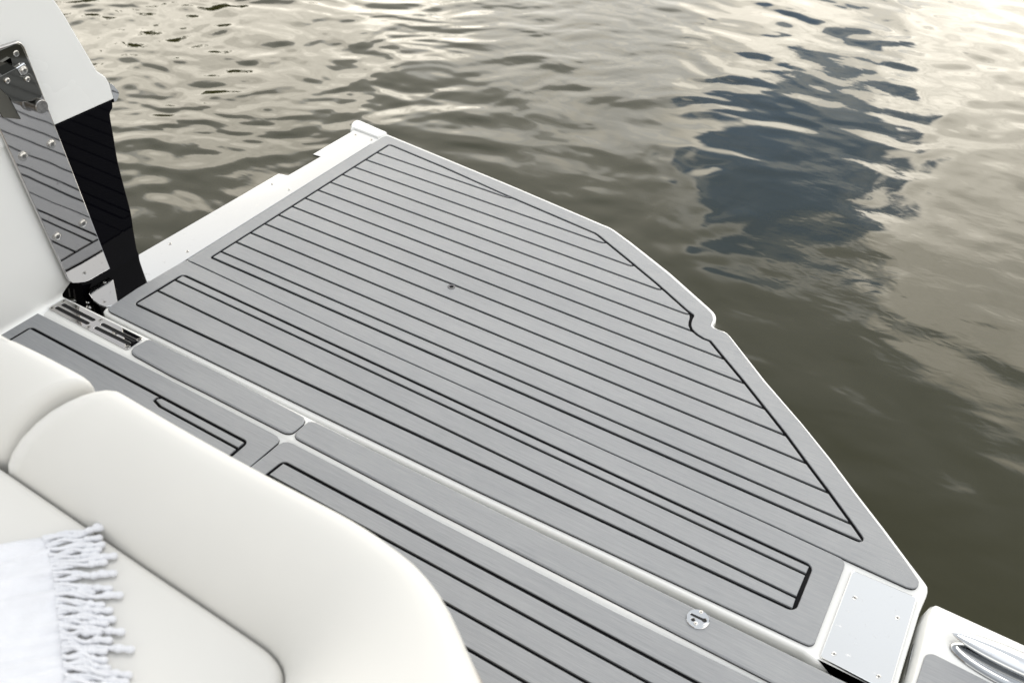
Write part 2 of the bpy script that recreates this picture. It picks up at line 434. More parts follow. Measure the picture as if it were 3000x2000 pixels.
slab_poly = slab+[(slab[-1][0], front[0][1])]+front+[at(545, 762, ZS), at(1085, 424, ZS)]
slab_poly = ccw(clean(slab_poly))
b = MB()
b.prism(slab_poly, [(.030, -.062), (.008, -.052), (0, -.042), (0, ZS-.0065), (.0006, ZS-.004), (.002, ZS-.0018), (.004, ZS-.0004), (.0065, ZS)], bottom=True)
b.build('slab', M['gel'], platform, angle=50)
# raised corner bar beside the steel edge plate
b = MB()
bar = ats([(1027, 384), (1028.5, 370), (1036, 361), (1046.7, 357.3), (1058, 359.5), (1134, 393), (1119, 400), (1108, 408), (1036, 380.5)], ZS)
b.prism(ccw(bar), [(0, ZS-.03), (0, -.004), (.002, .001), (.005, .003)])
b.build('rim_cap', M['gel'], platform, angle=50)

# long polished edge plate
ZP = -.0048
plate = ats([(1036, 382.5), (1104, 410), (535, 766), (333, 893), (312, 898), (291, 891), (272, 877), (261, 860), (261, 843), (270, 826), (288, 811), (320, 796), (411, 743), (816, 509), (844, 514), (939.5, 458.6), (917, 451.8)], ZP)
b = MB(); b.prism(ccw(plate), [(0, ZP-.006), (0, ZP-.0008), (.0008, ZP)], bottom=True)
ep = b.build('edge_plate', mat_steel('plate_steel', rough=.05, col=(.60, .605, .61)), platform)
for px, py in [(498.7, 714.7), (549, 737), (1041.6, 395.4), (1088, 410), (797, 540), (847, 556), (306, 827), (305.5, 884.7)]:
    x, y = at(px, py, ZP); screw(ep, (x, y, ZP), (0, 0, 1), .0038, spin=random.random())
# dark support under the edge plate
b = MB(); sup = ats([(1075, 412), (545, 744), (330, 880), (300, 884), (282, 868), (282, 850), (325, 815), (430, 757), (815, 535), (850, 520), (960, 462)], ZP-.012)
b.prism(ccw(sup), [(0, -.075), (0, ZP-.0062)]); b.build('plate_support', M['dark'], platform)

# square steel corner plate
cp = ats([(2497, 1667.5), (2688.5, 1749), (2600, 2070), (2401.5, 1921.5)], -.001)
cp[2] = (at(2622, 1993, -.001)[0]-.002, cp[3][1]-.004)
b = MB(); b.prism(rounded(cp, [.006]*4, 5), [(0, -.03), (0, -.0035), (.0008, -.0015), (.002, -.001)], bottom=True)
cpl = b.build('corner_plate', mat_steel('bright_steel', rough=.06, col=(.90, .90, .885)), platform)
for px, py in [(2504, 1750.5), (2629, 1809), (2443, 1914.5), (2574, 1980.5)]:
    x, y = at(px, py, -.001); screw(cpl, (x, y, -.001), (0, 0, 1), .0036, spin=random.random())
# small drain in the decking
x, y = at(1322.6, 840.5)
b = MB(); b.lathe((x, y, 0), (0, 0, 1), [(.0105, -.004), (.0105, .0008), (.0095, .0014), (.006, .0012), (.0052, -.0005)], 24)
dr = b.build('drain', mat_plain('grey_nylon', (.10, .10, .11), .35), platform)
b = MB(); b.lathe((x, y, .0004), (0, 0, 1), [(.0053, -.001), (.0053, 0)], 20); b.build('drain_hole', M['groove'], dr)

# ------------------------------------------------------------------ the boat
boat = empty('motor_boat', (-1.0, .5, -.3), 'white motor boat with grey planked cockpit floor, steel strip and black lower hull', 'boat')
# cockpit floor moulding: sill and sole in one white moulding, sole a step lower
ZSOLE = -.004
yb = lambda x: None
sill_far = ats([(183.7, 861.5), (302, 915), (420, 985), (600, 1064), (1000, 1262), (1400, 1464), (1800, 1659), (2400, 1953), (2700, 2100)], 0)
sx0 = sill_far[0][0]-.03
def line_y(px, z, extra):
    pts = sorted(ats(px, z)); 
    def f(x):
        for (a, b_), (c, d) in zip(pts, pts[1:]):
            if x <= c: return b_+(d-b_)*(x-a)/(c-a)
        (a, b_), (c, d) = pts[-2:]; return b_+(d-b_)*(x-a)/(c-a)
    return lambda x: f(x)+extra
fFar = line_y([(183.7, 861.5), (600, 1064), (1400, 1464), (1800, 1659), (2400, 1953)], 0, 0)
fMid = line_y([(112, 917), (476, 1099), (798, 1267), (1238, 1499), (1800, 1787), (2233, 1999)], ZSOLE, .002)
fMid2 = line_y([(165, 905), (600, 1151), (808, 1261), (1283, 1503), (1800, 1764), (2266, 2003)], 0, -.004)
xsamp = list(np.linspace(-2.03, .55, 60))
rows = []
for x in xsamp:
    yf, y2, y1 = fFar(x), fMid2(x), fMid(x)
    y2 = max(y2, y1+.010)
    rows.append([(x, -1.2, ZSOLE-PT), (x, y1, ZSOLE-PT), (x, y1+.0025, ZSOLE-PT+.0015), (x, y1+(y2-y1)*.55, -.0072), (x, y2, -PT), (x, yf-.006, -PT), (x, yf-.0025, -PT-.0008), (x, yf-.0008, -PT-.003), (x, yf, -PT-.007), (x, yf, -.05), (x, yf-.002, -.06)])
b = MB(); b.grid(rows)
b.build('cockpit_floor', M['gel'], boat, angle=60)

def thin_pad(name, px, z, mats=M['deck']):
    o = inset(ccw(ats(px, z)), .0005)
    b = MB(); b.prism(o, [(0, z-PT), (0, z-.0026), (.0012, z-.0010), (.0038, z)], lowmat=1)
    return b.build(name, [mats, M['groove']], boat, angle=25)
thin_pad('sill_pad', [(428.6, 994), (437, 992.5), (447, 994.5), (600, 1067.5), (665, 1100.5), (879.6, 1213), (890, 1220), (894.5, 1229), (890, 1240), (864, 1262), (856, 1266.5), (846, 1268.5), (836, 1267.5), (826, 1264), (600, 1148.5), (502, 1100), (392, 1040), (384.5, 1033), (383.5, 1025), (391, 1015)], 0)
thin_pad('sill_pad', [(902, 1233), (914, 1231.8), (927.6, 1235.4), (1400, 1467.5), (1467.8, 1501), (1800, 1662.6), (2400, 1956.5), (2680, 2093), (2680, 2210), (2266.8, 2000.5), (1800, 1762), (1400, 1559), (1283, 1500), (876.5, 1288), (866, 1281.5), (862.3, 1274), (866, 1264)], 0)
# sole pads
s1_out = ats([(-40, 994), (89, 915.5), (95, 913.3), (103, 913.8), (112, 917.6), (476.5, 1100), (798, 1267.5), (812, 1276), (818, 1285), (815, 1295), (735.5, 1362.8), (560, 1510)], ZSOLE)
s1_out.append((s1_out[0][0]-.003, s1_out[-1][1]-.1)); s1_out[-2] = (s1_out[-2][0], s1_out[-1][1])
s1_out = ccw(s1_out)
C = lambda x, y: at(x, y, ZSOLE)
a0, a1, a2, a3 = C(37, 987.8), C(89, 959), C(721.4, 1294.5), C(679, 1331)
ylow = s1_out[0][1]; ylow = min(q[1] for q in s1_out)+.06
a0 = (a1[0]+.0, ylow); a3b = (a3[0]+(a3[0]-a2[0])*(a3[1]-ylow)/(a2[1]-a3[1]), ylow)
k0, k1, k2 = C(474, 1165.5), C(463, 1179), C(697, 1313.5)
inner_s1 = [a0, a3b, a2, a1]
kb = lin(a1, a2, (k0[0]-a1[0])/(a2[0]-a1[0]))
pl = [[kb, (kb[0]-.009, kb[1]-.008), (kb[0]-.008, kb[1]-.016), (k1[0]+.012, k1[1]-.006), k2, a2],
      [a0, a3b, k2, (k1[0]+.012, k1[1]-.006), (kb[0]-.008, kb[1]-.016), (kb[0]-.009, kb[1]-.008), kb, a1]]
grooved_pad('floor_pad', s1_out, inner_s1, pl, boat, top=ZSOLE, inner_round=.010)
tag(bpy.data.objects['floor_pad'], 'floor pad with one short narrow plank beside the wall')
s2_out = ats([(560, 1512), (735.5, 1364.5), (818, 1299), (830, 1293.5), (844, 1292.6), (858, 1297), (1000, 1370.4), (1238, 1500), (1800, 1788.5), (2233.7, 2000), (2600, 2178)], ZSOLE)
yb2 = .1
s2_out.append((.6, s2_out[-1][1]+(.6-s2_out[-1][0])*.06))
s2_out = s2_out+[(s2_out[-1][0], yb2), (s2_out[0][0], yb2)]
s2_out = inset(ccw(s2_out), .0006)
ta, tb = C(829.8, 1352.6), C(1800, 1869.8); td = C(781, 1390.8)
slope = (tb[1]-ta[1])/(tb[0]-ta[0]); lx = lambda y: ta[0]+(td[0]-ta[0])*(ta[1]-y)/(ta[1]-td[1])
xr = .25
gl = []
for k in range(13):
    off = 0 if k == 0 else .0455+.0575*(k-1)
    yl = ta[1]-off; xl = lx(yl); yy = lambda x, o=off: ta[1]+slope*(x-ta[0])-o
    gl.append(((xl, yy(xl)), (xr, yy(xr))))
pl = [[gl[k+1][0], gl[k+1][1], gl[k][1], gl[k][0]] for k in range(12)]
inner_s2 = [gl[12][0], gl[12][1], gl[0][1], gl[0][0]]
grooved_pad('floor_pad', s2_out, inner_s2, pl, boat, top=ZSOLE, inner_round=.010)
tag(bpy.data.objects['floor_pad.001'], 'wide planked floor pad beside the seat back')

# vent plate on the sill
def slot(p, q, w, n=6):
    p, q = Vector(p), Vector(q); d = (q-p).normalized(); s_ = Vector((-d.y, d.x)); a0_ = math.atan2(s_.y, s_.x); o = []
    for k in range(n+1): a = a0_+math.pi*k/n; o.append((p.x+w*math.cos(a), p.y+w*math.sin(a)))
    for k in range(n+1): a = a0_+math.pi+math.pi*k/n; o.append((q.x+w*math.cos(a), q.y+w*math.sin(a)))
    return o
t7 = lambda x, y: at(x/3.92, 850+y/3.92, -.003)
vp = [t7(735, 95), t7(1655, 555), t7(1465, 690), t7(548, 203)]
slots = [slot(t7(728, 165), t7(1072, 340), .0052), slot(t7(655, 200), t7(1005, 378), .0052), slot(t7(1178, 390), t7(1545, 575), .0052), slot(t7(1105, 430), t7(1475, 610), .0052)]
b = MB(); b.prism(rounded(vp, .011, 6), [(0, -PT-.001), (0, -.0034), (.0005, -.003)], holes=slots)
vent = b.build('vent_plate', M['steel_wavy'], boat)
b = MB(); b.prism(inset(rounded(vp, .011, 6), .004), [(0, -PT+.0001), (0, -PT+.0004)]); b.build('vent_opening', M['dark'], vent)
for x, y in [(732, 122), (597, 203), (1155, 344), (1018, 424), (1600, 567), (1468, 650)]:
    q = t7(x, y); screw(vent, (q[0], q[1], -.003), (0, 0, 1), .0052, spin=random.random())

# round lock plate on the sill pad
T8 = lambda x, y, z=.0015: at(1800+x/3.92, 1600+y/3.92, z)
c = T8(958, 830); b = MB()
key = slot(T8(888, 776), T8(985, 818), .0024)[0:]
h1 = T8(1032, 845); kd = Vector(h1)-Vector(T8(888, 776)); kang = math.atan2(kd.y, kd.x)
A_, B_ = Vector(T8(888, 777)), Vector(h1); d_ = (B_-A_).normalized(); s_ = Vector((-d_.y, d_.x)); key = []
for k in range(7): a = math.pi*k/6; v = A_+(s_*math.cos(a)-d_*math.sin(a))*.0024; key.append(tuple(v))
for k in range(11): a = math.pi*(.13+.74*2*k/10*.99)+0; ang = math.pi-a; v = B_+(-s_*math.cos(math.pi*(.22+1.56*k/10)-math.pi/1+math.pi)*1)*0; 
key = [tuple(A_+(s_*math.cos(math.pi*k/6)-d_*math.sin(math.pi*k/6))*.0024) for k in range(7)]
for k in range(13):
    a = math.pi+.65+(2*math.pi-1.3)*k/12      # starts behind, runs round the far side
    key.append(tuple(B_+d_*math.cos(a)*.0044+s_*math.sin(a)*.0044))
b.prism(disc(c, .0212, 40), [(0, -.0005), (0, .0012), (.0008, .002)], holes=[key, disc(T8(903, 838), .0036, 14)])
lock = b.build('lock_plate', M['chrome'], boat)
b = MB(); b.prism(disc(c, .0188, 30), [(0, .0001), (0, .0004)]); b.build('lock_recess', M['dark'], lock)
for x, y in [(995, 753), (933, 884)]:
    q = T8(x, y, .002); screw(lock, (q[0], q[1], .002), (0, 0, 1), .0032, spin=.6)

# upright end of the cut bulwark: x = XW
XW = -1.985
n1 = lambda pts: atxs(pts, XW)
zsplit = .433
pane = n1([(336, 296.6), (322, 245.5), (310.6, 226.4), (302, 219.5), (293.4, 214.2), (286, 209), (283, 205), (255, 156.3), (223, 102), (191.3, 47.8), (156, -6)])
pane += [(1.235, .86), (1.12, 1.0), (.95, 1.12), (.7, 1.2), (-1.2, 1.25), (-1.2, zsplit)]
pane[0] = (pane[0][0], zsplit)
b = MB(); b.prism(ccw(clean(pane)), [(0, XW-1.2), (0, XW-.004), (.0012, XW-.001), (.004, XW)], plane='yz')
b.build('bulwark_end', M['wall'], boat, angle=40)
blk = n1([(334.5, 299.7), (333, 315.7), (329, 325), (325.5, 333), (326, 345), (331, 375), (338, 414.5), (347.6, 472), (366.7, 548.5), (385.8, 621.8), (394, 676), (403, 727), (408, 743)])
blk[0] = (blk[0][0]-.001, zsplit-.0005)
blk = smooth_line(blk, 4)+[(1.352, -.02), (1.33, -.5), (1.16, -.5), (1.16, 0), (1.114, zsplit-.0005)]
b = MB(); b.prism(ccw(clean(blk)), [(0, XW-1.2), (0, XW-.006), (.001, XW-.003), (.003, XW-.0015)], plane='yz')
b.build('hull_side', M['black'], boat, angle=40)
# rub rail end
b = MB(); rr = n1([(322, 243), (331, 246), (338, 252), (343, 259), (346, 262), (350.5, 268), (352, 276), (351, 284), (346, 296), (340, 301), (335, 303), (333, 290)])
b.prism(ccw(rr), [(0, XW-1.2), (0, XW-.006), (.002, XW-.002)], plane='yz'); b.build('rub_rail', M['chrome'], boat)
# inner cockpit wall, standing proud of the strip's inner edge, with a cove at its foot
yw = lambda z: min(1.165-.107*z, 1.112+1.3*max(z, 0))
rows = []
cove = [(.030, ZSOLE-PT+.0006), (.020, ZSOLE-PT+.0022), (.011, ZSOLE-PT+.0065), (.005, ZSOLE-PT+.014), (.0015, ZSOLE-PT+.024), (0, .035)]
XI = -2.003
for y_ in np.linspace(-1.2, 0, 14):
    r_ = []
    for dx, z in cove+[(0, .15), (0, .3), (0, .45), (0, .7), (0, 1.1)]:
        r_.append((XI+dx+.014*min(1, max(0, z/.03)), yw(z)+y_-.010, z))
    rows.append(r_)
z_all = [q for q in cove+[(0, .15), (0, .3), (0, .45), (0, .7), (0, 1.1)]]
for back, off in ((.002, -.006), (.006, -.003), (.018, -.0025)):
    rows.append([(XI+dx+.014*min(1, max(0, z/.03))-back, yw(z)+off, z) for dx, z in z_all])
b = MB(); b.grid(rows); b.build('side_wall', M['wall'], boat, angle=50, recalc=False)

# steel strip on the bulwark end
ys_r = lambda z: 1.247-.0855*z
ys_l = lambda z: 1.130-.107*z
stp = [(ys_r(.0125), .0125), (ys_r(.3), .3)]
stp += [(ys_r(.632), .632)]
tl = [(ys_r(.648)-.010, .648), (ys_l(.648)+.010, .652), (ys_l(.63), .63)]
stp += [(ys_r(.642)-.0035, .6425)]+tl+[(ys_l(.3), .3), (ys_l(.045), .045)]
stp += n1([(204, 827), (222, 826.5), (238, 824), (255, 818), (267, 811.5), (300, 792)])
XS = XW+.010
b = MB(); b.prism(ccw(clean(stp)), [(0, XW-.003), (0, XS-.0015), (.0007, XS-.0005), (.0022, XS)], plane='yz')
strip = b.build('steel_strip', M['steel_wavy'], boat, angle=40)
for px, py, k in [(150.8, 421.7, 1), (68, 457.4, 1), (243, 654, 1), (167.4, 692.7, 1), (45.4, 156.6, 1), (248, 800, 0)]:
    y, z = atx(px, py, XS); screw(strip, (XS, y, z), (1, 0, 0), .0092 if k else .0045, 'pan' if k else 'flat', spin=random.random())
# latch bracket on the strip
XB = XS+.034
t1 = lambda x, y, X=XB: atx(x/3.92, 100+y/3.92, X)
face = [t1(-70, 525), t1(190, 390), t1(300, 350), t1(305, 385), t1(388, 450), t1(400, 530), t1(490, 700), t1(380, 772), t1(150, 776), t1(-70, 420+250)]
face = [t1(-60, 520), t1(188, 392), t1(240, 488), t1(345, 470), t1(398, 535), t1(490, 700), t1(375, 770), t1(150, 776), t1(-60, 470+20)]
face = ccw([t1(-70, 527), t1(188, 392), t1(238, 486), t1(270, 490), t1(330, 452), t1(360, 470), t1(398, 535), t1(490, 700), t1(440, 735), t1(375, 770), t1(300, 784), t1(150, 776), t1(-70, 395+30)][:12]+[t1(-60, 560)])
b = MB(); b.prism(face, [(0, XB-.003), (0, XB-.0005), (.0006, XB)], plane='yz')
top = [t1(-70, 527), t1(188, 392)]
(ya, za), (yb_, zb) = top
base = len(b.v); b.v += [(XB-.0005, ya, za), (XB-.0005, yb_, zb), (XS, yb_, zb+.004), (XS, ya, za+.004), (XB-.0005, ya, za-.003), (XB-.0005, yb_, zb-.003), (XS, yb_, zb+.001), (XS, ya, za+.001)]
for f in ((0, 1, 2, 3), (7, 6, 5, 4), (0, 3, 7, 4), (1, 5, 6, 2)): b.f.append(tuple(base+i for i in f)); b.m.append(0)
fl = [t1(0, 545), t1(235, 980)]
(ya, za), (yb_, zb) = fl
base = len(b.v); ylo, zlo = t1(30, 905, XS)
b.v += [(XB, ya, za), (XB, yb_, zb), (XS, yb_-.02, zb+.003), (XS, ya-.02, za), (XB-.003, ya+.003, za), (XB-.003, yb_+.003, zb), (XS, yb_-.017, zb+.003), (XS, ya-.017, za)]
for f in ((0, 1, 2, 3), (7, 6, 5, 4), (0, 4, 5, 1), (1, 5, 6, 2)): b.f.append(tuple(base+i for i in f)); b.m.append(0)
M['steel_dark_reflection'] = mat_steel('steel_painted_reflection', rough=.05, col=(.15, .15, .14))  # latch steel coloured dark to stand in for the dark things it mirrors
latch = b.build('latch', M['steel_dark_reflection'], boat, angle=30)
for x, y in [(77, 532), (308, 515)]:
    q = t1(x, y); screw(latch, (XB, q[0], q[1]), (1, 0, 0), .0068, 'button')
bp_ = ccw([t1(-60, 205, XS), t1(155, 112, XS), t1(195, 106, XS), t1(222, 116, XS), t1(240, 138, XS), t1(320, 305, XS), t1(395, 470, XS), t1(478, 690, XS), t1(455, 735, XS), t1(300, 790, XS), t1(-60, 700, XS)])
b = MB(); b.prism(bp_, [(0, XS+.0003), (0, XS+.0022), (.0008, XS+.003)], plane='yz'); b.build('latch_reflection_sheet', M['steel_dark_reflection'], latch)  # added sheet, its dark colour paints the reflection on the strip's upper end
# folded lip with a cross screw at the latch top
b = MB(); lip = ccw([t1(190, 395), t1(285, 335), t1(300, 355), t1(312, 410), t1(300, 450), t1(250, 480)])
b.prism(lip, [(0, XB-.012), (0, XB-.002), (.001, XB-.001)], plane='yz'); b.build('latch_lip', M['chrome'], latch)
q = t1(272, 415, XB-.001); screw(latch, (XB-.001, q[0], q[1]), (1, 0, 0), .0075, 'pan')
q = t1(485, 838, XS+.045)
b = MB(); b.lathe((XS, q[0], q[1]), (1, 0, 0), [(.020, 0), (.020, .004), (.0155, .005), (.0155, .0435), (.0145, .045), (.011, .0452)], 28)
b.build('latch_pin', mat_plain('brushed_steel', (.34, .335, .33), .34, metal=1., mottle=.2, scale=160), latch)

# hinge bay and hull below the sill (dark)
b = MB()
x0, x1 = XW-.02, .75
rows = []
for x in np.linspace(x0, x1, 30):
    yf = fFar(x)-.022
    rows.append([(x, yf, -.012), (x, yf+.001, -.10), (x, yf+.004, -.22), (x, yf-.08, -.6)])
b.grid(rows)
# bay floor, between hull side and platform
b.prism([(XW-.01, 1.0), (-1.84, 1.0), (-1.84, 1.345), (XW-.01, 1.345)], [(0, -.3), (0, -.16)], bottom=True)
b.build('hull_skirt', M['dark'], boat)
# hinge knuckles in the bay
b = MB()
for px, py in ((262, 893),):
    x, y = at(px, py, -.05); b.lathe((x, y, -.10), (0, 0, 1), [(.010, 0), (.010, .045), (.006, .05), (.006, .06), (.004, .062)], 12)
x, y = at(240, 860, -.06); b.tube([(x-.03, y-.06, -.07), (x+.08, y+.08, -.07)], .013, 12)
b.build('hinge', M['screw'], boat)

# stern corner block at the right
ZB = 0.0
r6 = lambda x, y, z=ZB: at(2300+x/3.36, 1600+y/3.36, z)
p0, p1 = r6(1480, 556), r6(2352, 952)
sdir = Vector(p1)-Vector(p0); ext = Vector(p0)+sdir*5
pL = [r6(1448, 585), r6(1395, 700), r6(1360, 850), r6(1325, 1010), r6(1235, 1344)]
dl = Vector(pL[-1])-Vector(pL[-2])
yl = pL[-1][1]-.6
blkp = [p0, tuple(ext), (ext.x, yl), (pL[-1][0]+dl.x/dl.y*(-.6), yl)]+pL[::-1]
blkp = rounded(ccw(clean(blkp)), .014, 5)
b = MB(); b.prism(blkp, [(-.004, -.5), (-.012, -.08), (-.010, -.045), (-.004, -.014), (0, -.008), (.002, -.003), (.005, -.0007), (.009, 0)])
b.build('stern_corner', M['gel'], boat, angle=50)
pp = [r6(1395, 1022, .004), r6(1450, 1016, .004)]
q0, q1 = r6(1395, 1018, .004), r6(2040, 1344, .004)
e1 = Vector(q0)+(Vector(q1)-Vector(q0))*4; q2 = r6(1290, 1344, .004); dl = Vector(q2)-Vector(q0); e2 = Vector(q0)+dl*6
b = MB(); b.prism(rounded(ccw([q0, tuple(e1), (e1.x, e2.y), tuple(e2)]), .016, 6), [(0, -.002), (0, .0028), (.0012, .004)])
b.build('stern_pad', M['deck'], boat)
# steel strike strip on the block's side
b = MB(); s0 = r6(1262, 950, -.03); s1 = r6(1165, 1344, -.03)
dv = Vector(s1)-Vector(s0); s2 = Vector(s0)+dv*2.2; sd = Vector((dv.y, -dv.x)).normalized()*.004
b.prism(ccw([s0, tuple(s2), tuple(s2-sd*2.2), tuple(Vector(s0)-sd*2.2)]), [(0, -.3), (0, -.032), (.001, -.03)]); b.build('strike_strip', M['chrome'], boat)
# cleat
tip = Vector(r6(1625, 888, .012)); far = Vector(r6(2352, 1215, .012)); dx = (far-tip).normalized(); Lc = .125
cen = tip+dx*Lc; ny = Vector((-dx.y, dx.x))
b = MB()
rows = []
for i in range(49):
    t = -1+2*i/48; w = (max(0, 1-abs(t)**2.2))**.62; wid = .0004+.0235*w; hh = .0003+.0105*w
    c3 = Vector((cen.x+dx.x*t*Lc+ny.x*.006, cen.y+dx.y*t*Lc+ny.y*.006, .0175))
    rows.append([c3+Vector((ny.x, ny.y, 0))*wid*math.cos(2*math.pi*k/36)+Vector((0, 0, 1))*hh*math.sin(2*math.pi*k/36) for k in range(36)])
b.grid(rows, closed_u=True)
cleat = b.build('cleat', M['chrome'], boat, angle=60)
b = MB(); rows = []
c2 = cen-ny*.010
b.prism(disc((c2.x, c2.y), 1., 40, Lc*.97, .036, math.atan2(dx.y, dx.x)), [(0, -.001), (0, .002), (.002, .0045), (.006, .0070), (.012, .0085)])
b.build('cleat_base', mat_steel('cleat_painted_reflection', rough=.05, col=(.42, .43, .44)), cleat, angle=50)  # dark reflections of the base are put into its steel colour

# ------------------------------------------------------------------ seating
GRP = 'ivory seat cushions of the cockpit sofa'
inner_path = [(-1.19, .4385), (-1.079, .436), (-.93, .432), (-.784, .4277), (-.66, .425), (-.60, .4235), (-.565, .4215), (-.541, .414), (-.526, .402), (-.516, .384), (-.510, .36), (-.508, .32), (-.508, .22), (-.508, .08), (-.508, -.1), (-.508, -.3)]
ZO = .625
outer_path = ats([(150, 1035), (330, 1134), (560, 1268), (783, 1390), (987, 1496), (1080, 1551), (1136, 1591), (1199.4, 1639.6), (1245, 1688), (1286, 1745), (1316, 1808), (1346, 1882), (1372, 1961), (1394, 2045), (1412, 2140), (1424, 2240)], ZO)
PROF = [(-.03, .440), (-.012, .470), (0, .488), (.025, .505), (.09, .526), (.20, .552), (.34, .577), (.48, .597), (.62, .612), (.74, .6215), (.84, .6265), (.92, .628), (.98, .6255), (1.015, .619), (1.032, .610), (1.035, .600)]
BACK = [(1.02, .600), (1.05, .592), (1.065, .57), (1.07, .50), (1.07, .10), (1.07, ZSOLE)]
class Rail:                       # a path known at the crease and at the crown
    def __init__(s, inner, outer, sub=8):
        s.a = np.array(smooth_line(inner, sub)); s.o = np.array(smooth_line(outer, sub)); s.n = len(s.a)-1
        s.d = np.r_[0, np.cumsum(np.linalg.norm(np.diff((s.a+s.o)/2, axis=0), axis=1))]
    def pt(s, L):
        u = np.interp(L, s.d, np.arange(s.n+1)); k = min(int(u), s.n-1); f = u-k
        return s.a[k]*(1-f)+s.a[k+1]*f, s.o[k]*(1-f)+s.o[k+1]*f
def backrest(name, rail, cap0, cap1, label, re=.026, edge=.0):
    L = rail.d[-1]; st = []
    for k in range(7):
        if cap0: ph = math.pi/2*(1-k/6); st.append((re-re*math.sin(ph), re-re*math.cos(ph)))
    inner_n = int(L/.02)
    st += [(re+(L-2*re)*k/inner_n, 0) for k in range(inner_n+1)]
    for k in range(7):
        if cap1: ph = math.pi/2*(k/6); st.append((L-(re-re*math.sin(ph)), re-re*math.cos(ph)))
    a0, _ = rail.pt(0)
    e = empty(name, (float(a0[0]), float(a0[1]), .45), label, 'cushion', GRP)
    def section(L_, ins, prof):
        a, o = rail.pt(L_); D = np.linalg.norm(o-a); u = (o-a)/D
        P = np.array([(w*D, z) for w, z in prof])
        if ins > 0:
            T = np.gradient(P, axis=0); T /= np.linalg.norm(T, axis=1)[:, None]; N = np.stack([T[:, 1], -T[:, 0]], 1)
            P = P+N*ins
        return [(a[0]+u[0]*q[0], a[1]+u[1]*q[0], q[1]) for q in P]
    rows = [section(L_, ins, PROF) for L_, ins in st]
    b = MB()
    for flag, k in ((cap0, 0), (cap1, -1)):
        if flag:
            base = len(b.v); b.v += rows[k]; f = tuple(range(base, base+len(rows[k]))); b.f.append(f if k else f[::-1]); b.m.append(0)
    b.grid(rows)
    b.build('cushion', M['vinyl'], e, angle=75, recalc=True)
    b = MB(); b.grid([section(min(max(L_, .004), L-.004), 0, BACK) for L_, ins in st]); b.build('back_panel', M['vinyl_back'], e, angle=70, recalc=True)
    return e
long_rail = Rail(inner_path[1:], outer_path[1:])
short_in = [(-2.0, .47), (-1.7, .462), (-1.5, .455), (-1.3, .447), (-1.20, .4425), (-1.13, .4395), (-1.092, .4385)]
so = ats([(0, 978), (60, 1007), (130, 1040), (190, 1071), (240, 1098), (262, 1118)], ZO)
short_out = [(so[0][0]-.8, so[0][1]+.01)]+so
short_rail = Rail(short_in, short_out)
backrest('back_cushion', long_rail, True, False, 'long ivory back cushion wrapping round the sofa corner beside the floor planks', re=.018)
backrest('back_cushion', short_rail, False, True, 'short ivory back cushion at the left picture edge below the side wall', re=.013)
# seat cushion inside the crease line
si = [tuple(q) for q in long_rail.a]
seat_poly = [(-2.0, .466), (-1.5, .4515), (-1.2, .4385)]+si
seat_poly = ccw(clean(seat_poly+[(seat_poly[-1][0], -.35), (-2.0, -.35)]))
b = MB(); b.prism(inset(seat_poly, .0012), [(0, .30), (0, .482), (.0008, .490), (.003, .4950), (.006, .4980), (.010, .4996), (.014, .500)])
tag(b.build('seat_cushion', M['vinyl'], None, angle=75), 'flat ivory vinyl seat cushion under the fringed towel', 'cushion', GRP)
b = MB(); b.prism(inset(seat_poly, .03), [(0, ZSOLE), (0, .299)]); b.build('seat_base', M['gel'], boat)

# ------------------------------------------------------------------ towel
ZT = .5045
t3 = lambda x, y, z=ZT: at(x/2.6133, 1400+y/2.6133, z)
hem = smooth_line([t3(300, 455), t3(345, 480), t3(385, 560), t3(405, 650), t3(425, 760), t3(440, 880), t3(455, 1000), t3(470, 1120), t3(490, 1250), t3(503, 1380), t3(510, 1500), t3(515, 1640), t3(520, 1800), t3(520, 2000)], 8)
hem = np.array(hem); nH = len(hem)
ldir = np.array(t3(-400, 640))-np.array(t3(0, 545)); ldir /= np.linalg.norm(ldir)
towel = empty('towel', (float(hem[0][0]), float(hem[0][1]), .5), 'white cotton towel with knotted fringe lying on the ivory seat cushion', 'towel')
rows = []; nV = 70
for j in range(nV):
    v = .55*(j/(nV-1))**1.6; row = []
    for i in range(nH):
        q = hem[i]+ldir*v
        s_ = i/(nH-1)
        fold = noise.noise(Vector((q[0]*7, q[1]*13, 1.3)))*.011+noise.noise(Vector((q[0]*17, q[1]*26, 4.)))*.0016
        near = math.exp(-v/.075)
        pucker = (math.sin(i*1.15+1.1*noise.noise(Vector((q[0]*30, q[1]*30, 7))))*.0007+noise.noise(Vector((i*.21, v*14, 2.)))*.0075)*near
        z = ZT+max(fold*(1-.5*near), -.0022)+pucker+.0016
        if i == 0: z = .5006
        elif i == 1: z = .5030
        row.append((q[0]+.004*noise.noise(Vector((i*.4, v*9, 0)))*(1 if i else .3), q[1], max(z, .5008)))
    rows.append(row)
b = MB(); first = [(x, y, .5004) for x, y, z in rows[0]]
b.grid([first]+rows); b.build('cloth', M['towel'], towel, angle=80, recalc=True)
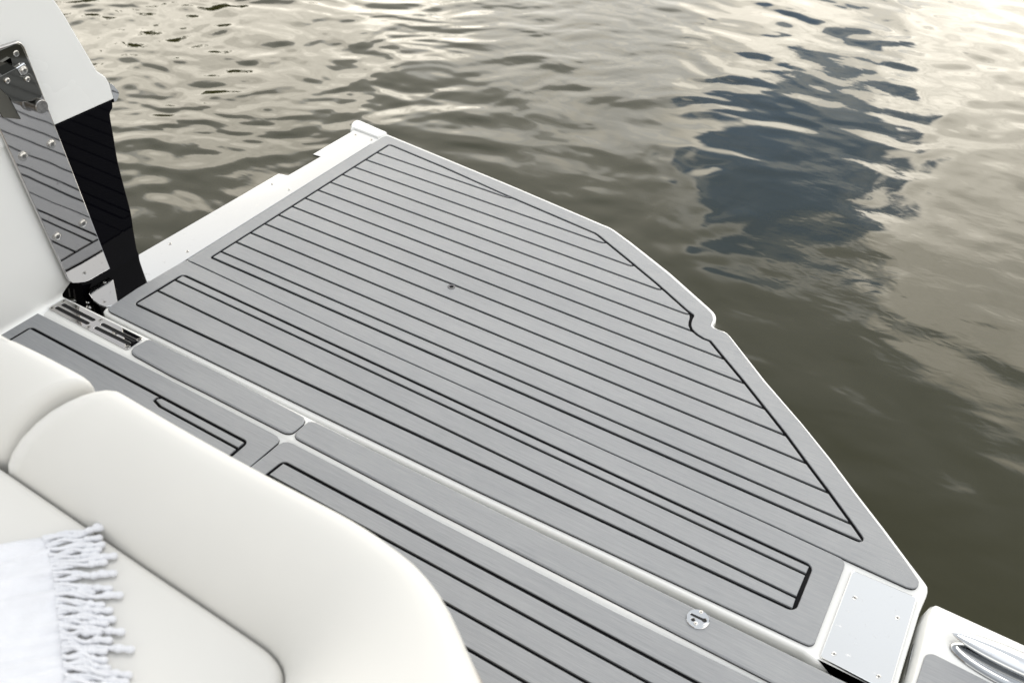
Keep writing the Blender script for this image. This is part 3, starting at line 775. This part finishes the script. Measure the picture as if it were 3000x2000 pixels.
ends = [(345, 470, 815, 365), (355, 490, 745, 395), (372, 525, 725, 470), (385, 560, 748, 520), (392, 600, 715, 560), (400, 640, 690, 600), (408, 670, 850, 605), (418, 700, 760, 655), (424, 745, 845, 735), (430, 790, 775, 745), (436, 830, 805, 850), (442, 862, 650, 880),
        (448, 905, 895, 900), (452, 945, 735, 975), (455, 985, 700, 1015), (460, 1030, 800, 1020), (466, 1072, 828, 1085), (470, 1112, 760, 1120), (474, 1150, 905, 1180), (480, 1195, 700, 1190), (486, 1235, 790, 1245), (493, 1275, 985, 1315), (498, 1320, 740, 1330), (502, 1370, 745, 1395),
        (506, 1420, 770, 1455), (508, 1460, 960, 1510), (511, 1510, 930, 1565), (513, 1560, 850, 1600), (516, 1610, 900, 1690), (518, 1680, 960, 1760)]
for k, (x0_, y0_, x1_, y1_) in enumerate(ends):
    p = np.array(t3(x0_-14, y0_)); q = np.array(t3(x1_, y1_)); d = q-p; L = np.linalg.norm(d); d /= L; s_ = np.array([-d[1], d[0]])
    ph = rng.uniform(0, 6.28); amp = rng.uniform(.001, .0045); tw = rng.uniform(60, 120); lift = rng.uniform(.0, .0045)
    N = 26; A_, B_ = [], []
    for i in range(N+1):
        t = i/N; w = amp*math.sin(ph+t*5.5)*math.sin(math.pi*min(1, t*1.05))
        c_ = p+d*L*t+s_*w; z = .5048+lift*math.sin(math.pi*t)+.0012*(1-t)
        sp = .0020*(1-.25*t); an = ph+tw*L*t
        if t > .80: z += .0012
        A_.append((c_[0]+s_[0]*sp*math.cos(an), c_[1]+s_[1]*sp*math.cos(an), z+sp*math.sin(an)*.8))
        B_.append((c_[0]-s_[0]*sp*math.cos(an), c_[1]-s_[1]*sp*math.cos(an), z-sp*math.sin(an)*.8))
    rad = [.0026*(1+.12*math.sin(i*2.1+ph)) for i in range(N+1)]
    b = MB(); b.tube(A_, rad, 8); b.tube(B_, rad, 8)
    kn = p+d*L*.86; zk = .5062
    b.lathe((kn[0]-d[0]*.006, kn[1]-d[1]*.006, zk), (d[0], d[1], 0), [(.0022, 0), (.0044, .0022), (.0054, .0052), (.0046, .0084), (.0032, .011), (.0040, .015), (.0048, .019), (.0040, .0225), (.0018, .0245)], 12)
    b.build('tassel', M['towel'], towel, angle=85)

# ------------------------------------------------------------------ far bank with trees (seen mirrored in the ripples)
def far_wood():
    b = MB(); r_ = np.random.default_rng(3)
    for k in range(26):
        az = R(-86+k*2.2+r_.uniform(-.8, .8)); dist = r_.uniform(44, 56); hgt = r_.uniform(9.5, 15.5)*(1.0 if k < 15 else max(.25, 1-(k-15)*.09)); w = r_.uniform(2.2, 3.4)
        cx, cy = dist*math.sin(az), dist*math.cos(az)
        b.tube([(cx, cy, WZ), (cx+.2, cy, WZ+hgt*.4), (cx+.1, cy+.2, WZ+hgt*.8)], [.3, .22, .08], 7, mat=1)
        n = 700; dirs_ = r_.normal(size=(n, 3)); dirs_ /= np.linalg.norm(dirs_, axis=1)[:, None]; rad = r_.uniform(.25, 1, n)**.4
        lob = 1+.35*np.sin(dirs_[:, 0]*5+k)*np.cos(dirs_[:, 2]*6+k)
        P = np.stack([cx+dirs_[:, 0]*rad*lob*w, cy+dirs_[:, 1]*rad*lob*w, WZ+hgt*.56+dirs_[:, 2]*rad*lob*hgt*.44], 1)
        for q in P:
            u = Vector(r_.normal(size=3)).normalized(); v = u.orthogonal(); sz = r_.uniform(.25, .5); i0 = len(b.v)
            for du, dv_ in ((1, 0), (.2, .7), (-1, 0), (-.2, -.7)): b.v.append(tuple(Vector(q)+u*du*sz+v*dv_*sz))
            b.f.append((i0, i0+1, i0+2, i0+3)); b.m.append(0)
    arc = [R(-90+k*2.5) for k in range(28)]
    b.grid([[(d_*math.sin(a), d_*math.cos(a), z) for a in arc] for d_, z in ((40, WZ-.3), (43, WZ+.5), (50, WZ+1.0), (70, WZ+1.4))], mat=2)
    leaf = mat_plain('foliage', (.045, .062, .022), .7, .2, mottle=.5, scale=.6); bark = mat_plain('bark', (.06, .05, .04), .9); soil = mat_plain('bank_soil', (.09, .085, .05), .95, mottle=.4)
    tag(b.build('wood', [leaf, bark, soil]), 'dark green wood on the far bank mirrored in the ripples', 'wood', kind='stuff')
far_wood()

# ------------------------------------------------------------------ sky: Nishita blue behind a broken bank of cloud
world = bpy.data.worlds.new('World'); scene.world = world; world.use_nodes = True
nt = world.node_tree; nt.nodes.clear()
SUN_EL, SUN_AZ = 66., -12.        # azimuth from +y towards +x
out = nd(nt, 'ShaderNodeOutputWorld'); bg = nd(nt, 'ShaderNodeBackground'); bg.inputs['Strength'].default_value = .15
lk(nt, bg.outputs[0], out.inputs['Surface'])
sky = nd(nt, 'ShaderNodeTexSky'); sky.sky_type = 'NISHITA'; sky.sun_disc = False; sky.sun_elevation = R(SUN_EL); sky.sun_rotation = R(SUN_AZ); sky.dust_density = .2; sky.ozone_density = 3
tc = nd(nt, 'ShaderNodeTexCoord'); sep = nd(nt, 'ShaderNodeSeparateXYZ'); lk(nt, tc.outputs['Generated'], sep.inputs[0])
zc = math_(nt, 'MAXIMUM', sep.outputs[2], .06)
cmb = nd(nt, 'ShaderNodeCombineXYZ'); lk(nt, math_(nt, 'DIVIDE', sep.outputs[0], zc), cmb.inputs[0]); lk(nt, math_(nt, 'DIVIDE', sep.outputs[1], zc), cmb.inputs[1])
def cl_noise(scale, detail, rough, loc, dist=0.):
    mp = nd(nt, 'ShaderNodeMapping'); mp.inputs['Location'].default_value = loc; lk(nt, cmb.outputs[0], mp.inputs['Vector'])
    n = nd(nt, 'ShaderNodeTexNoise'); n.inputs['Scale'].default_value = scale; n.inputs['Detail'].default_value = detail; n.inputs['Roughness'].default_value = rough; n.inputs['Distortion'].default_value = dist
    lk(nt, mp.outputs[0], n.inputs['Vector']); return n.outputs['Fac']
def toward(el, az, a0, a1):       # 1 inside a0 degrees of a direction, 0 beyond a1
    d = nd(nt, 'ShaderNodeVectorMath', operation='DOT_PRODUCT'); lk(nt, tc.outputs['Generated'], d.inputs[0])
    d.inputs[1].default_value = (math.cos(R(el))*math.sin(R(az)), math.cos(R(el))*math.cos(R(az)), math.sin(R(el)))
    return mapr(nt, d.outputs['Value'], math.cos(R(a1)), math.cos(R(a0)), 0, 1)
big = cl_noise(.55, 5, .5, (3.1, 1.7, 0), .4); tex = cl_noise(1.5, 4, .5, (8.2, 4.4, 2), .5)
hole = toward(27.2, -13, 3, 8.6); hole2 = toward(21, -7, .5, 11); glowT = toward(14, -10, 6, 13)
dens = math_(nt, 'SUBTRACT', math_(nt, 'ADD', big, .22), math_(nt, 'ADD', math_(nt, 'MULTIPLY', hole, .42), math_(nt, 'MULTIPLY', hole2, .0)))
dens = math_(nt, 'ADD', dens, math_(nt, 'MULTIPLY', math_(nt, 'SUBTRACT', tex, .5), .28))
dens = math_(nt, 'ADD', dens, mapr(nt, sep.outputs[2], .60, .68, 0, .5))
mask = mapr(nt, dens, .42, .53, 0, 1)
dim = toward(24, 62, 8, 30)      # dull sky past the stern
# cloud brightness: thick grey overhead, dimmed behind for shading, bright and warm low down where the sun shines through
glowL = toward(12, -50, 10, 20); glowR = toward(24, 4, 8, 17); glowM = toward(13, -26, 8, 18)
wall_glow = toward(62, 85, 10, 42)  # unseen bright patch of sky, added to lighten the left wall
rim = toward(28, -12.5, 5, 13)
fine = cl_noise(4.2, 3, .5, (2.2, 9.4, 5), .6)
def bank(glow, k, thr):           # a bright cloud bank with a ragged edge
    n_ = math_(nt, 'ADD', math_(nt, 'MULTIPLY', math_(nt, 'SUBTRACT', tex, .5), 1.2), math_(nt, 'MULTIPLY', math_(nt, 'SUBTRACT', fine, .5), .6))
    f = math_(nt, 'ADD', glow, math_(nt, 'MULTIPLY', n_, math_(nt, 'MULTIPLY', glow, 3., True)))
    return math_(nt, 'MULTIPLY', mapr(nt, f, thr, thr+.48, 0, 1), k)
lum = math_(nt, 'ADD', bank(glowL, 24., .22), bank(glowR, 21., .22))
lum = math_(nt, 'ADD', math_(nt, 'ADD', lum, bank(glowM, 13., .12)), bank(glowT, 13., .12))
lum = math_(nt, 'ADD', lum, math_(nt, 'MULTIPLY', math_(nt, 'MULTIPLY', rim, mapr(nt, dens, .72, .52, 0, 1)), 9.))   # bright edge of the gap in the cloud
lum = math_(nt, 'MULTIPLY', lum, mapr(nt, sep.outputs[2], .56, .70, 1, 0))
lum = math_(nt, 'MULTIPLY', lum, mapr(nt, fine, .30, .70, .75, 1.15))
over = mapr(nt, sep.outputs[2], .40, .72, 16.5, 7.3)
over = math_(nt, 'MULTIPLY', over, mapr(nt, sep.outputs[1], -.55, .25, .72, 1.0))   # unseen sky behind the camera dimmed to shade the faces turned to it
over = math_(nt, 'MULTIPLY', math_(nt, 'ADD', over, math_(nt, 'MULTIPLY', wall_glow, 6.5)), mapr(nt, dim, 0, 1, 1, .62))
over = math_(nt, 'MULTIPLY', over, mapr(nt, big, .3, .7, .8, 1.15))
warm = mixc(nt, math_(nt, 'MAXIMUM', mapr(nt, lum, 0, 18, 0, 1), mapr(nt, sep.outputs[2], .46, .66, .6, 0)), (.955, .99, 1.035), (1.035, .968, .845))
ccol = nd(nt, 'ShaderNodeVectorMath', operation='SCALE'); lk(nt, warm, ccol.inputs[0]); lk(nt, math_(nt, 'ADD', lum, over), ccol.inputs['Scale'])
blue = nd(nt, 'ShaderNodeVectorMath', operation='MULTIPLY'); lk(nt, sky.outputs[0], blue.inputs[0]); blue.inputs[1].default_value = (1.35, 1.56, 1.56)
veil = cl_noise(2.6, 4, .5, (1.2, 5.4, 7), .8)          # thin veils of cloud across the blue
pale = nd(nt, 'ShaderNodeVectorMath', operation='SCALE'); pale.inputs[0].default_value = (.93, 1.0, 1.07); pale.inputs['Scale'].default_value = 13.
thin = math_(nt, 'MAXIMUM', mapr(nt, veil, .40, .66, .05, .85), math_(nt, 'MULTIPLY', mapr(nt, sep.outputs[2], .445, .375, 0, .8), mapr(nt, veil, .30, .52, .2, 1)))
bluev = mixc(nt, thin, blue.outputs[0], pale.outputs[0])
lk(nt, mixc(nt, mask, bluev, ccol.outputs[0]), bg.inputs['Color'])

sun = bpy.data.lights.new('sun', 'SUN'); sun.energy = .8; sun.angle = R(24); sun.color = (1.0, .95, .87)
so_ = bpy.data.objects.new('sun', sun); COL.objects.link(so_)
dv = Vector((math.cos(R(SUN_EL))*math.sin(R(SUN_AZ)), math.cos(R(SUN_EL))*math.cos(R(SUN_AZ)), math.sin(R(SUN_EL))))
so_.rotation_euler = dv.to_track_quat('Z', 'Y').to_euler(); so_.location = dv*20

# ------------------------------------------------------------------ camera
cam = bpy.data.cameras.new('camera'); co = bpy.data.objects.new('camera', cam); COL.objects.link(co)
m4 = Matrix.Identity(4)
for i in range(3): m4[i][0], m4[i][1], m4[i][2] = rt[i], up[i], -fw[i]
m4.translation = Vector((0, 0, H)); co.matrix_world = m4
cam.sensor_width = 36; cam.lens = FPX*36/3000; cam.clip_start = .05; cam.clip_end = 3000
cam.dof.use_dof = True; cam.dof.focus_distance = 2.25; cam.dof.aperture_fstop = 5.0
scene.camera = co
scene.view_settings.view_transform = 'Standard'; scene.view_settings.look = 'None'
scene.view_settings.exposure = -.17; scene.view_settings.gamma = 1; scene.view_settings.use_curve_mapping = False
scene.render.resolution_x = 1024; scene.render.resolution_y = 682
scene.cycles.use_denoising = True
scene.cycles.max_bounces = 8; scene.cycles.caustics_reflective = False; scene.cycles.caustics_refractive = False
